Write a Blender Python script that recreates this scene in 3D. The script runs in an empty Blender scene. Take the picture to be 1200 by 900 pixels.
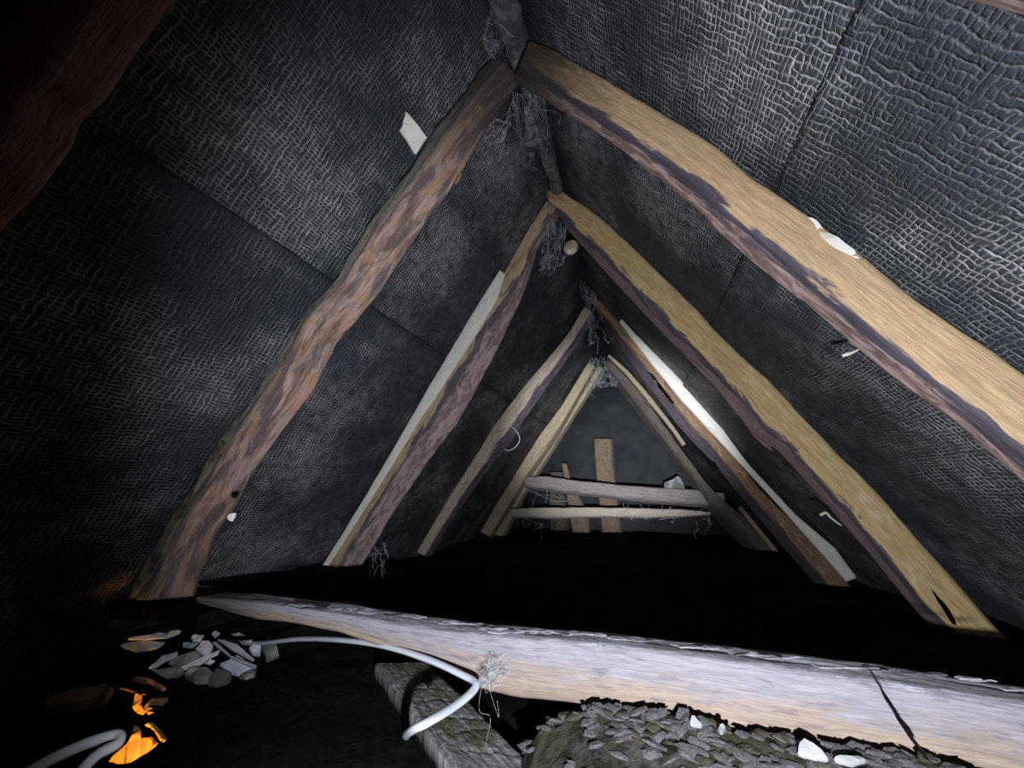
import bpy, bmesh, math, random
import numpy as np
from mathutils import Vector, Matrix

random.seed(7)
RNG = np.random.default_rng(7)
C = bpy.context.scene.collection
SC = bpy.context.scene

# ------------------------------------------------------------------ frame of reference
# unit of the survey: the camera hangs 1 unit under the ridge; 1 unit = 1.4 m; floor at -1.34 units
S = 1.4
ZF = -1.34
CAM = np.array([0.18, 0.0, -1.0])
YAW, PITCH, FPX = math.radians(18.33), math.radians(15.41), 430.0
SLOPE = math.radians(56)
fw = np.array([-math.sin(YAW) * math.cos(PITCH), math.cos(YAW) * math.cos(PITCH), math.sin(PITCH)])
rt = np.array([math.cos(YAW), math.sin(YAW), 0.0])
up = np.cross(rt, fw)


def V(p):
    p = np.asarray(p, float)
    return np.stack([p[..., 0] * S, p[..., 1] * S, (p[..., 2] - ZF) * S], -1)


# ------------------------------------------------------------------ camera, world, lights, exposure
cd = bpy.data.cameras.new('camera')
cam = bpy.data.objects.new('camera', cd)
C.objects.link(cam)
cd.sensor_fit = 'HORIZONTAL'
cd.sensor_width = 36.0
cd.lens = 36.0 * FPX / 1200.0
cd.clip_start = 0.01
M = Matrix(((rt[0], up[0], -fw[0]), (rt[1], up[1], -fw[1]), (rt[2], up[2], -fw[2]))).to_4x4()
M.translation = Vector(V(CAM))
cam.matrix_world = M
SC.camera = cam

w = bpy.data.worlds.new('world')
SC.world = w
w.use_nodes = True
w.node_tree.nodes['Background'].inputs[0].default_value = (0.55, 0.22, 0.75, 1)
w.node_tree.nodes['Background'].inputs[1].default_value = 0.02

SC.view_settings.view_transform = 'Standard'
SC.view_settings.look = 'None'
SC.view_settings.exposure = 0.0
SC.view_settings.gamma = 1.0
SC.view_settings.use_curve_mapping = False


def spot(name, pos, target, power, cone, blend, col, rad):
    d = bpy.data.lights.new(name, 'SPOT')
    d.energy = power
    d.spot_size = math.radians(cone)
    d.spot_blend = blend
    d.color = col
    d.shadow_soft_size = rad
    o = bpy.data.objects.new(name, d)
    C.objects.link(o)
    p, t = Vector(V(pos)), Vector(V(target))
    o.location = p
    o.rotation_euler = (t - p).to_track_quat('-Z', 'Y').to_euler()
    return o


LIGHT = (0.215, -0.02, -1.103)          # hand torch held just under the lens
spot('torch_spill', LIGHT, (0.28, 0.75, -0.96), 74, 144, 0.5, (0.83, 0.90, 1.0), 0.008)
spot('far_fill_spot', LIGHT, (0.03, 2.6, -0.70), 700, 35, 1.0, (0.86, 0.92, 1.0), 0.008)  # added narrow spot that lifts the far trusses


# ------------------------------------------------------------------ helpers
def ray(px):
    px = np.atleast_2d(np.asarray(px, float))
    return np.outer((px[:, 0] - 600) / FPX, rt) + np.outer((450 - px[:, 1]) / FPX, up) + fw


def atY(px, Y):                       # survey point on the plane y = Y
    d = ray(px)
    Y = np.broadcast_to(np.asarray(Y, float), (len(d),))
    return d * (Y / d[:, 1])[:, None] + CAM


def onplane(px, p0, n):
    d = ray(px)
    n = np.asarray(n, float)
    return d * ((n @ (np.asarray(p0) - CAM)) / (d @ n))[:, None] + CAM


def onZ(px, z):
    return onplane(px, (0, 0, z), (0, 0, 1))


def proj(P):
    v = np.atleast_2d(P) - CAM
    return np.stack([600 + FPX * (v @ rt) / (v @ fw), 450 - FPX * (v @ up) / (v @ fw)], -1)


def vnoise(x, y, seed=0):             # smooth value noise in -1..1
    x = np.asarray(x, float)
    y = np.asarray(y, float)
    xi, yi = np.floor(x).astype(np.int64), np.floor(y).astype(np.int64)
    xf, yf = x - xi, y - yi

    def h(a, b):
        n = (a * 374761393 + b * 668265263 + seed * 1442695041) & 0xffffffff
        n = ((n ^ (n >> 13)) * 1274126177) & 0xffffffff
        return ((n ^ (n >> 16)) & 0xffff) / 32767.5 - 1
    u_, v_ = xf * xf * (3 - 2 * xf), yf * yf * (3 - 2 * yf)
    a = h(xi, yi) * (1 - u_) + h(xi + 1, yi) * u_
    b = h(xi, yi + 1) * (1 - u_) + h(xi + 1, yi + 1) * u_
    return a * (1 - v_) + b * v_


def fbm(x, y, seed=0, o=4):
    r, a = 0, 1.0
    for i in range(o):
        r = r + a * vnoise(x * 2 ** i, y * 2 ** i, seed + i * 17)
        a *= .5
    return r / 1.9


def link(name, me, mat=None, parent=None):
    o = bpy.data.objects.new(name, me)
    C.objects.link(o)
    if mat and not me.materials:
        me.materials.append(mat)
    if parent is not None:
        o.parent = parent
    return o


def tag(o, label, cat, group=None):
    o['label'] = label
    o['category'] = cat
    if group:
        o['group'] = group
    return o


def mesh(name, verts, faces, attrs=None, smooth=True):
    me = bpy.data.meshes.new(name)
    me.from_pydata([tuple(v) for v in verts], [], [tuple(f) for f in faces])
    for k, a in (attrs or {}).items():
        at = me.attributes.new(k, 'FLOAT', 'POINT')
        at.data.foreach_set('value', np.asarray(a, np.float32))
    if smooth:
        me.polygons.foreach_set('use_smooth', [True] * len(me.polygons))
    me.update()
    return me


def gridfaces(n, m, wrap=False):
    f = []
    mm = m if wrap else m - 1
    for i in range(n - 1):
        for j in range(mm):
            k = (j + 1) % m
            f.append((i * m + j, (i + 1) * m + j, (i + 1) * m + k, i * m + k))
    return f


# -------------------------------------------------- node materials
class NB:
    def __init__(s, name):
        s.m = bpy.data.materials.new(name)
        s.m.use_nodes = True
        s.t = s.m.node_tree
        s.t.nodes.clear()
        s.out = s.t.nodes.new('ShaderNodeOutputMaterial')

    def n(s, typ, ins=None, **kw):
        nd = s.t.nodes.new(typ)
        for k, v in kw.items():
            setattr(nd, k, v)
        for k, v in (ins or {}).items():
            s.set(nd, k, v)
        return nd

    def set(s, nd, k, v):
        if hasattr(v, 'links'):
            s.t.links.new(v, nd.inputs[k])
        else:
            nd.inputs[k].default_value = v

    def math(s, op, a, b=0.0, clamp=False):
        nd = s.n('ShaderNodeMath', {0: a, 1: b}, operation=op, use_clamp=clamp)
        return nd.outputs[0]

    def attr(s, name):
        return s.n('ShaderNodeAttribute', attribute_name=name).outputs['Fac']

    def vec(s, x, y, z=0.0):
        return s.n('ShaderNodeCombineXYZ', {0: x, 1: y, 2: z}).outputs[0]

    def noise(s, v, scale, detail=3, rough=.55, dist=0.0):
        return s.n('ShaderNodeTexNoise', {'Vector': v, 'Scale': scale, 'Detail': detail, 'Roughness': rough, 'Distortion': dist}).outputs[0]

    def ramp(s, v, lo, hi, a=0.0, b=1.0):
        nd = s.n('ShaderNodeMapRange', {0: v, 1: lo, 2: hi, 3: a, 4: b}, interpolation_type='SMOOTHSTEP')
        return nd.outputs[0]

    def mix(s, f, a, b):
        nd = s.n('ShaderNodeMix', data_type='RGBA')
        for k, v in ((0, f), (6, a), (7, b)):
            if isinstance(v, tuple) and len(v) == 3:
                v = v + (1,)
            s.set(nd, k, v)
        return nd.outputs[2]

    def mul(s, a, b):
        nd = s.n('ShaderNodeMix', data_type='RGBA', blend_type='MULTIPLY')
        nd.inputs[0].default_value = 1
        s.set(nd, 6, a)
        s.set(nd, 7, b)
        return nd.outputs[2]

    def pos(s):
        return s.n('ShaderNodeTexCoord').outputs['Object']

    def done(s, col, rough=.8, bump=None, strength=.4, dist=.003, spec=.25):
        p = s.n('ShaderNodeBsdfPrincipled')
        if isinstance(col, tuple) and len(col) == 3:
            col = col + (1,)
        s.set(p, 'Base Color', col)
        s.set(p, 'Roughness', rough)
        s.set(p, 'Specular IOR Level', spec)
        if bump is not None:
            b = s.n('ShaderNodeBump', {'Height': bump, 'Strength': strength, 'Distance': dist})
            s.t.links.new(b.outputs[0], p.inputs['Normal'])
        s.t.links.new(p.outputs[0], s.out.inputs[0])
        return s.m


def wood(name, front, under, stain, seed, b0=1.0, bw=0.12, band=None, patch=.45, patchcol=None, soot=0.0, under2=None, lowtone=None, streak=.5):
    """timber: 'front' on the sawn face (rv<b0), 'under' beyond it, stains, grain along su"""
    k = NB(name)
    su, rv = k.attr('su'), k.attr('rv')
    v1 = k.vec(k.math('MULTIPLY', su, 2.2), k.math('MULTIPLY', rv, 1.0), seed * 3.7)
    p1 = k.noise(v1, 3.0, 4, .6, .6)
    vg = k.vec(k.math('MULTIPLY', su, 5.0), k.math('MULTIPLY', rv, 9.0), seed * 1.3)
    g = k.noise(vg, 2.2, 6, .68, .8)
    vf = k.vec(k.math('MULTIPLY', su, 22.0), k.math('MULTIPLY', rv, 60.0), seed)
    gf = k.noise(vf, 1.0, 3, .6)
    vp = k.vec(k.math('MULTIPLY', su, 7.0), k.math('MULTIPLY', rv, 2.2), seed * 5.1)
    p2 = k.noise(vp, 1.6, 4, .6, 1.2)
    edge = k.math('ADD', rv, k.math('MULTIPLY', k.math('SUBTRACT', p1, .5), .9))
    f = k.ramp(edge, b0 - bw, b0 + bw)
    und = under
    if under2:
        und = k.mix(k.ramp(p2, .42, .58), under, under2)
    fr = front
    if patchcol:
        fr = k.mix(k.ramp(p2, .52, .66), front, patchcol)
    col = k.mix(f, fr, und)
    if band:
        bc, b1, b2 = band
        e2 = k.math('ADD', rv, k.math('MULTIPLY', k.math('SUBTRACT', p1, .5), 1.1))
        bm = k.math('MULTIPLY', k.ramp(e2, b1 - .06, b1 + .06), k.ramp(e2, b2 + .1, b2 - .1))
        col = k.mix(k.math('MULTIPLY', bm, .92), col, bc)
    st = k.ramp(p1, 1 - patch - .06, 1 - patch + .1)
    col = k.mix(k.math('MULTIPLY', st, .75), col, stain)
    if soot:
        sm = k.ramp(k.math('ADD', su, k.math('MULTIPLY', p2, .35)), soot * .55, soot + .25, .92, 0.0)
        col = k.mix(sm, col, (.035, .028, .022))
    col = k.mul(col, k.n('ShaderNodeMapRange', {0: g, 1: .3, 2: .7, 3: 1 - streak, 4: 1.25}).outputs[0])
    col = k.mul(col, k.n('ShaderNodeMapRange', {0: gf, 1: .35, 2: .65, 3: .72, 4: 1.15}).outputs[0])
    h = k.math('ADD', k.math('MULTIPLY', g, .8), k.math('MULTIPLY', gf, .35))
    return k.done(col, .78, h, .55, .006)


def speck(name, c1, c2, scale=30, rough=.85, c3=None, bump=.4, spec=.2):
    k = NB(name)
    p = k.pos()
    n1 = k.noise(p, scale, 5, .65)
    n2 = k.noise(p, scale * .23, 3, .5)
    col = k.mix(k.ramp(n1, .35, .65), c1, c2)
    if c3:
        col = k.mix(k.ramp(n2, .48, .62), col, c3)
    return k.done(col, rough, n1, bump, .004, spec)


def felt_mat(name, seed):
    k = NB(name)
    fs, fy = k.attr('fs'), k.attr('fy')                  # metres down the slope / along the ridge
    v = k.vec(fy, fs, seed)
    w1 = k.noise(v, 9.0, 3, .6)
    w2 = k.noise(k.vec(fy, fs, seed + 9.3), 9.0, 3, .6)
    w3 = k.noise(v, 45.0, 2, .5)
    w4 = k.noise(k.vec(fy, fs, seed + 4.1), 45.0, 2, .5)
    X = k.math('ADD', k.math('DIVIDE', fy, .0125), k.math('ADD', k.math('MULTIPLY', w1, 2.2), k.math('MULTIPLY', w3, .9)))
    Y = k.math('ADD', k.math('DIVIDE', fs, .0095), k.math('ADD', k.math('MULTIPLY', w2, 3.0), k.math('MULTIPLY', w4, .9)))

    def line(c):
        fr = k.math('FRACT', c)
        return k.math('ABSOLUTE', k.math('SUBTRACT', k.math('MULTIPLY', fr, 2.0), 1.0))
    lx, ly = line(X), line(Y)
    nb = k.noise(v, 28.0, 3, .6)
    nb2 = k.noise(k.vec(fy, fs, seed + 2.2), 34.0, 3, .6)
    tx = k.math('MULTIPLY', k.ramp(lx, .45, .98), k.ramp(nb, .30, .66))
    ty = k.math('MULTIPLY', k.ramp(ly, .45, .98), k.ramp(nb2, .30, .66))
    th = k.math('MAXIMUM', tx, ty)
    big = k.noise(v, 3.2, 4, .6)
    dust = k.ramp(big, .38, .68, .12, 1.0)
    plain = k.attr('plain')                              # 1 where the sheet is bare (lap bands, ridge)
    th2 = k.math('MULTIPLY', k.math('MULTIPLY', th, dust), k.math('SUBTRACT', 1.0, plain))
    fine = k.noise(v, 160.0, 3, .7)
    base = k.mix(k.ramp(k.noise(v, 2.0, 4, .6), .4, .62), (.019, .022, .029), (.032, .035, .046))
    base = k.mix(k.math('MULTIPLY', k.ramp(big, .50, .75), .5), base, (.12, .12, .118))
    col = k.mix(th2, base, (.45, .435, .43))
    fl = k.ramp(fine, .70, .78)
    col = k.mix(k.math('MULTIPLY', fl, .5), col, (.28, .27, .26))
    h = k.math('ADD', k.math('ADD', th, k.math('MULTIPLY', k.ramp(nb, .3, .7), .5)), k.math('MULTIPLY', fine, .5))
    return k.done(col, .62, h, .7, .006, .35)


# -------------------------------------------------- hewn timbers
def hewn(name, A, B, Cc, planes, axis, mat, s_end=None, s_start=None, fr=None, emode='A', M_=10, smooth=2, n=150, amp=.0035, grain=.0016, seed=1, zcut=None):
    """timber from three surveyed arrises A, B, C (each on its own upright plane); s runs along 'axis'.
       fr: B lies that far from A towards C"""
    axis = np.asarray(axis, float)
    A3 = atY(A, planes[0])
    C3 = atY(Cc, planes[2])
    sA, sC = A3 @ axis, C3 @ axis

    def interp(s, ss, P):
        r = np.stack([np.interp(s, ss, P[:, i]) for i in range(3)], -1)
        m = max(2, len(ss) // 2)
        d1 = (P[-1] - P[-m]) / (ss[-1] - ss[-m])
        hi = s > ss[-1]
        r[hi] = P[-1] + (s[hi] - ss[-1])[:, None] * d1
        d0 = (P[1] - P[0]) / (ss[1] - ss[0])
        lo = s < ss[0]
        r[lo] = P[0] + (s[lo] - ss[0])[:, None] * d0
        return r
    s0 = max(sA[0], sC[0]) if s_start is None else s_start
    s1 = min(sA[-1], sC[-1]) if s_end is None else s_end
    s = np.linspace(s0, s1, n)
    a, c = interp(s, sA, A3), interp(s, sC, C3)
    if fr is not None:
        pa, pc = proj(a), proj(c)
        frs = np.interp((s - s0) / (s1 - s0), np.linspace(0, 1, len(fr)), fr)[:, None]
        b = atY(pa + frs * (pc - pa), planes[1])
    else:
        B3 = atY(B, planes[1])
        b = interp(s, B3 @ axis, B3)
    if emode == 'A':
        e = a + np.array([0, planes[2] - planes[0], 0])
    else:
        e = a + (c - b)
    corners = [e, a, b, c, e]
    ring, rv = [], []
    for i in range(4):
        for j in range(M_):
            t = j / M_
            ring.append(corners[i] * (1 - t) + corners[i + 1] * t)
            rv.append(i - 1 + t)
    R = np.stack(ring, 1)                                 # n x m x 3
    m = R.shape[1]
    rv = np.array(rv)
    for _ in range(smooth):
        R = .5 * R + .25 * (np.roll(R, 1, 1) + np.roll(R, -1, 1))
    cen = R.mean(1, keepdims=True)
    d = R - cen
    d /= np.linalg.norm(d, axis=2, keepdims=True) + 1e-9
    SS, RR = np.meshgrid(s * S, rv, indexing='ij')
    per = np.where(RR > 2, 3 - RR - 1, RR)               # close the noise at the hidden arris
    disp = amp * fbm(SS * 7, per * 1.3, seed, 4) + grain * fbm(SS * 14, per * 11, seed + 5, 3)
    cut = fbm(SS * 3.0, per * 7, seed + 9, 3)
    disp -= grain * 2.2 * np.clip((cut - .42) * 5, 0, 1)
    R = R + d * disp[:, :, None]
    if zcut is not None:
        R[..., 2] = np.maximum(R[..., 2], zcut)
    P = V(R)
    verts = P.reshape(-1, 3)
    faces = gridfaces(n, m, True)
    su = ((SS - s0 * S)).reshape(-1)
    rvv = np.where(RR > 2, 2, RR).reshape(-1)
    rvv = np.maximum(rvv, -1)
    # end caps
    verts = np.vstack([verts, P[0].mean(0), P[-1].mean(0)])
    i0, i1 = len(verts) - 2, len(verts) - 1
    for j in range(m):
        k2 = (j + 1) % m
        faces.append((i0, j, k2))
        faces.append((i1, (n - 1) * m + k2, (n - 1) * m + j))
    su = np.append(su, [0, s[-1] * S])
    rvv = np.append(rvv, [.5, .5])
    me = mesh(name, verts, faces, {'su': su, 'rv': rvv})
    bm = bmesh.new()
    bm.from_mesh(me)
    bmesh.ops.recalc_face_normals(bm, faces=bm.faces)
    bm.to_mesh(me)
    bm.free()
    return link(name, me, mat)


AXL = (-math.cos(SLOPE), 0, -math.sin(SLOPE))
AXR = (math.cos(SLOPE), 0, -math.sin(SLOPE))
S_EAVES = 1.34 / math.sin(SLOPE)


# -------------------------------------------------- small builders
def shard(name, poly, p0, nrm, thick, mat, parent=None, rough=.0, lift=0.0, bev=.25):
    """broken flat piece: outline on the plane it lies on, real thickness, chamfered rim"""
    nrm = np.asarray(nrm, float)
    nrm /= np.linalg.norm(nrm)
    P = onplane(poly, p0, nrm)
    n = len(P)
    # refine outline
    Q = []
    for i in range(n):
        a, b = P[i], P[(i + 1) % n]
        Q += [a, a * .5 + b * .5 + RNG.normal(0, 1, 3) * np.linalg.norm(b - a) * .05]
    Q = np.array(Q)
    n = len(Q)
    c = Q.mean(0)
    top = c + (Q - c) * (1 - bev * .2) + nrm * (thick * .5 + lift)
    top += nrm * (RNG.normal(0, rough, (n, 1)))
    mid = Q + nrm * lift
    bot = c + (Q - c) * .93 + nrm * (lift - thick * .5)
    verts = list(top) + list(mid) + list(bot)
    f = [tuple(range(n)), tuple(reversed(range(2 * n, 3 * n)))]
    for i in range(n):
        j = (i + 1) % n
        f += [(n + i, n + j, j, i), (2 * n + i, 2 * n + j, n + j, n + i)]
    me = mesh(name, V(np.array(verts)), f, None, False)
    bm = bmesh.new()
    bm.from_mesh(me)
    bmesh.ops.triangulate(bm, faces=[q for q in bm.faces if len(q.verts) > 4])
    bmesh.ops.recalc_face_normals(bm, faces=bm.faces)
    bm.to_mesh(me)
    bm.free()
    return link(name, me, mat, parent)


def tube(name, pts, rad, mat, parent=None, m=8, res=6, flat=1.0, taper=False, seed=3, rnd=0.0, attrs=True):
    """round bar along a smooth path through survey points; rad in units"""
    P = np.asarray(pts, float)
    k = len(P)
    T = np.linspace(0, k - 1, (k - 1) * res + 1)
    out = []
    for t in T:
        i = min(int(t), k - 2)
        u_ = t - i
        p0, p1, p2, p3 = P[max(i - 1, 0)], P[i], P[i + 1], P[min(i + 2, k - 1)]
        out.append(.5 * ((2 * p1) + (-p0 + p2) * u_ + (2 * p0 - 5 * p1 + 4 * p2 - p3) * u_ ** 2 + (-p0 + 3 * p1 - 3 * p2 + p3) * u_ ** 3))
    X = np.array(out)
    n = len(X)
    tg = np.gradient(X, axis=0)
    tg /= np.linalg.norm(tg, axis=1)[:, None] + 1e-12
    ref = np.array([0.13, 0.21, 0.97])
    vs, su, rv = [], [], []
    L = 0
    for i in range(n):
        if i:
            L += np.linalg.norm(X[i] - X[i - 1]) * S
        a = np.cross(tg[i], ref)
        a /= np.linalg.norm(a) + 1e-9
        b = np.cross(a, tg[i])
        r = rad if np.isscalar(rad) else np.interp(i / (n - 1), np.linspace(0, 1, len(rad)), rad)
        if taper:
            r *= 1 - .7 * i / (n - 1)
        for j in range(m):
            th = 2 * math.pi * j / m
            rr = r * (1 + rnd * float(vnoise(L * 30, j * 1.7, seed)))
            vs.append(X[i] + a * math.cos(th) * rr + b * math.sin(th) * rr * flat)
            su.append(L)
            rv.append(3 * abs(j / m * 2 - 1) - 1)
    f = gridfaces(n, m, True)
    vs += [X[0], X[-1]]
    su += [0, L]
    rv += [.5, .5]
    for j in range(m):
        k2 = (j + 1) % m
        f += [(len(vs) - 2, k2, j), (len(vs) - 1, (n - 1) * m + j, (n - 1) * m + k2)]
    me = mesh(name, V(np.array(vs)), f, {'su': su, 'rv': rv} if attrs else None)
    bm = bmesh.new()
    bm.from_mesh(me)
    bmesh.ops.recalc_face_normals(bm, faces=bm.faces)
    bm.to_mesh(me)
    bm.free()
    return link(name, me, mat, parent)


# ------------------------------------------------------------------ the setting
FELT = felt_mat('netted black roofing felt', 1.0)
OUT = 0.022                                               # felt hangs this far outside the rafters' backs


def felt_sheet(side, s0, s1, off, seed, parent, edge_lo=False, res=.0085):
    ys = np.arange(-.35, 3.36, res * 1.25)
    ss = np.linspace(s0, s1, int((s1 - s0) / res))
    SS, YY = np.meshgrid(ss, ys, indexing='ij')
    sag = .5 * OUT * (fbm(SS * 2.2, YY * 2.6, seed, 4) + .25 * fbm(SS * 9, YY * 9, seed + 3, 3))
    # long soft wrinkles running down the slope
    wr = np.clip(vnoise(YY * 7 + SS * 2.1, SS * .9, seed + 8) - .35, 0, 1) * .012
    d = off + sag - wr + .0012 * fbm(SS * 60, YY * 60, seed + 4, 2)
    d = np.maximum(d, .004)
    Px = side * (SS * math.cos(SLOPE) + d * math.sin(SLOPE))
    Pz = -SS * math.sin(SLOPE) + d * math.cos(SLOPE)
    P = np.stack([Px, YY, Pz], -1)
    n, m = SS.shape
    plain = np.zeros_like(SS)
    if edge_lo:
        plain = np.clip(1 - (SS - s0) / .03, 0, 1) ** .5 * (1.0 if side < 0 else .3)
    plain = np.maximum(plain, np.clip(1 - SS / .14, 0, 1))
    top = V(P).reshape(-1, 3)
    o_ = V(P + np.array([side * math.sin(SLOPE), 0, math.cos(SLOPE)]) * .0035).reshape(-1, 3)
    f = gridfaces(n, m)
    k = n * m
    f2 = [(a + k, d_ + k, c_ + k, b_ + k) for a, b_, c_, d_ in f]
    rim = [(j, j + 1, k + j + 1, k + j) for j in range(m - 1)]
    at = {'fs': np.tile((SS * S).ravel(), 2), 'fy': np.tile((YY * S).ravel(), 2), 'plain': np.tile(plain.ravel(), 2)}
    me = mesh('felt_sheet', np.vstack([top, o_]), f + f2 + rim, at)
    return link('felt_sheet', me, FELT, parent)


ceil = bpy.data.objects.new('ceiling', None)
C.objects.link(ceil)
ceil['kind'] = 'structure'
for side, q in ((-1, .708), (1, .705)):
    felt_sheet(side, -.054, q + .05, OUT + .007, 11 + side, ceil)
    felt_sheet(side, q - .005, 1.70, OUT, 31 + side, ceil, True)

# gable
kb = NB('black felt gable')
pb = kb.pos()
nb_ = kb.noise(pb, 2.2, 5, .6)
mat_gable = kb.done(kb.mix(kb.ramp(nb_, .4, .62), (.007, .0085, .012), (.011, .0135, .019)), .6, kb.noise(pb, 40, 4, .6), .4, .004, .3)
gx = np.linspace(-1.0, 1.0, 90)
gz = np.linspace(-1.45, .05, 70)
GX, GZ = np.meshgrid(gx, gz, indexing='ij')
GY = 3.24 + .03 * fbm(GX * 3, GZ * 3, 77, 4)
gP = V(np.stack([GX, GY, GZ], -1)).reshape(-1, 3)
gB = gP + np.array([0, .06, 0])
gf = gridfaces(90, 70)
wb = link('wall_back', mesh('wall_back', np.vstack([gP, gB]), gf + [tuple(i + 6300 for i in reversed(q)) for q in gf]), mat_gable)
wb['kind'] = 'structure'

# floor of loose fill with two broken holes; its black stands in for shade
hole_px = [(98, 893), (112, 879), (134, 873), (148, 852), (188, 842), (203, 848), (206, 864), (196, 880), (168, 893), (140, 905), (112, 908)]
HOLE3 = onZ([(142, 806), (158, 802), (178, 807), (178, 838), (157, 839), (153, 820)], ZF)[:, :2]
HOLE = onZ(hole_px, ZF)[:, :2]
HOLE2 = onZ([(462, 686), (466, 676), (476, 674), (482, 682), (476, 688)], ZF)[:, :2]


def inside(px, py, poly):
    r = np.zeros(px.shape, bool)
    n = len(poly)
    for i in range(n):
        x1, y1 = poly[i]
        x2, y2 = poly[(i + 1) % n]
        c = ((y1 > py) != (y2 > py)) & (px < (x2 - x1) * (py - y1) / (y2 - y1 + 1e-12) + x1)
        r ^= c
    return r


fx = np.arange(-1.05, 1.05, .0085)
fy = np.arange(-.45, 3.3, .0085)
FX, FY = np.meshgrid(fx, fy, indexing='ij')
FZ = ZF + .012 * fbm(FX * 5, FY * 5, 51, 4) + .006 * fbm(FX * 22, FY * 22, 52, 3)
FZ = FZ - .012


def sstep(a, b, x):
    t = np.clip((x - a) / (b - a), 0, 1)
    return t * t * (3 - 2 * t)


FZ = FZ + .100 * sstep(-.50, -.68, FX) * sstep(.70, .86, FY) * sstep(1.5, 1.1, FY)  # eaves mounds added so the strip behind the beam stays black
FZ = FZ + .075 * sstep(.45, .62, FX) * sstep(.66, .80, FY) * sstep(1.6, 1.2, FY)
nX, nY = FX.shape
ff = gridfaces(nX, nY)
cxs = np.array([(FX.ravel()[q[0]] + FX.ravel()[q[2]]) / 2 for q in ff])
cys = np.array([(FY.ravel()[q[0]] + FY.ravel()[q[2]]) / 2 for q in ff])
ins = inside(cxs, cys, HOLE) | inside(cxs, cys, HOLE3) | inside(cxs, cys, HOLE2)
ff = [q for q, h_ in zip(ff, ins) if not h_]
mat_fill = speck('loose fill blackened for shade', (.0045, .0040, .0048), (.010, .0085, .0095), 60, .95, (.006, .005, .006), .6, .05)  # near-black colour puts the shade of the floor into the material
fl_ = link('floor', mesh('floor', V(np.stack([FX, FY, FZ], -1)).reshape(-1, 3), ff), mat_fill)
fl_['kind'] = 'structure'

# dim underside of the room below, seen only through the holes
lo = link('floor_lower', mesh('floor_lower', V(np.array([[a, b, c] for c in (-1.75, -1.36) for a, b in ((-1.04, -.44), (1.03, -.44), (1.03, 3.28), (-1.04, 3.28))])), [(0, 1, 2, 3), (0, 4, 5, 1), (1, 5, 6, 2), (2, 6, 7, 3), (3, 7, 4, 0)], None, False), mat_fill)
lo['kind'] = 'structure'

# ------------------------------------------------------------------ rafters
DK = (.045, .038, .044)
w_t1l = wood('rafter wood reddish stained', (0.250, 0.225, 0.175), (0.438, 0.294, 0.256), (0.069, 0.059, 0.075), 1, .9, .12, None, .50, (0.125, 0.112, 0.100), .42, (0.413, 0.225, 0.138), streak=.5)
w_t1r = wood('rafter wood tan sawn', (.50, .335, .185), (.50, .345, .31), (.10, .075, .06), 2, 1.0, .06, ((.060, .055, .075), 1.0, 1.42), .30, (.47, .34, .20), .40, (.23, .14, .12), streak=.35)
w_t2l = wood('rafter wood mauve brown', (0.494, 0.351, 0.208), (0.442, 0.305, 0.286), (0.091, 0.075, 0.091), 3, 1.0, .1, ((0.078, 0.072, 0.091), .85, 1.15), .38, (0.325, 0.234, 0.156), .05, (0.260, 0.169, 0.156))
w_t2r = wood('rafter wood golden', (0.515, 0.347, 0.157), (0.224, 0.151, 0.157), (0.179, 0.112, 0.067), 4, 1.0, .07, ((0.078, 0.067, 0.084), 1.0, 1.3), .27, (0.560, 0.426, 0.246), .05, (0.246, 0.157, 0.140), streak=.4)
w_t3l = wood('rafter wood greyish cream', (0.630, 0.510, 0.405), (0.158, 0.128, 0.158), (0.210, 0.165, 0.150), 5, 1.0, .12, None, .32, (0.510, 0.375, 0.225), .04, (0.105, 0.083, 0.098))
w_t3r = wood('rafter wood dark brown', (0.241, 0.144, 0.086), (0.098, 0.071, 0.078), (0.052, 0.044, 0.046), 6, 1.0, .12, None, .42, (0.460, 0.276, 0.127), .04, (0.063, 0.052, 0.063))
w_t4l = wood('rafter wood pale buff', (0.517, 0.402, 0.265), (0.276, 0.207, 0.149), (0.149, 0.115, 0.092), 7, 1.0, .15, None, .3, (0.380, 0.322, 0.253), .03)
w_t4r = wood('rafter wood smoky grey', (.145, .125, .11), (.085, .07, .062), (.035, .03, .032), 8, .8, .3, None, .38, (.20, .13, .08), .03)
w_t0 = wood('near rafter wood brown', (.32, .165, .13), (.36, .19, .14), (.14, .07, .06), 9, 1.0, .3, None, .35, (.2, .11, .08))
w_pale = wood('fresh pale split wood', (.78, .72, .64), (.70, .62, .52), (.55, .47, .38), 10, 1.0, .3, None, .22, (.72, .68, .62), streak=.2)
w_post = wood('gable post wood', (.26, .18, .115), (.16, .12, .09), (.07, .055, .048), 12, 1.0, .3, None, .35, (.24, .2, .17))
w_collar = wood('collar pole grey wood', (.30, .26, .245), (.20, .17, .16), (.10, .085, .085), 13, 1.0, .3, None, .35, (.38, .31, .25))
w_collar2 = wood('collar pole pale wood', (.55, .47, .38), (.42, .35, .29), (.25, .20, .17), 14, 1.0, .3, None, .3, (.50, .45, .40))
w_brown = wood('dull brown lath', (.30, .18, .11), (.22, .13, .08), (.10, .06, .045), 15, 1.0, .3)
w_grey = wood('grey log', (.16, .15, .10), (.12, .11, .08), (.05, .045, .04), 16, 1.0, .3)

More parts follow.
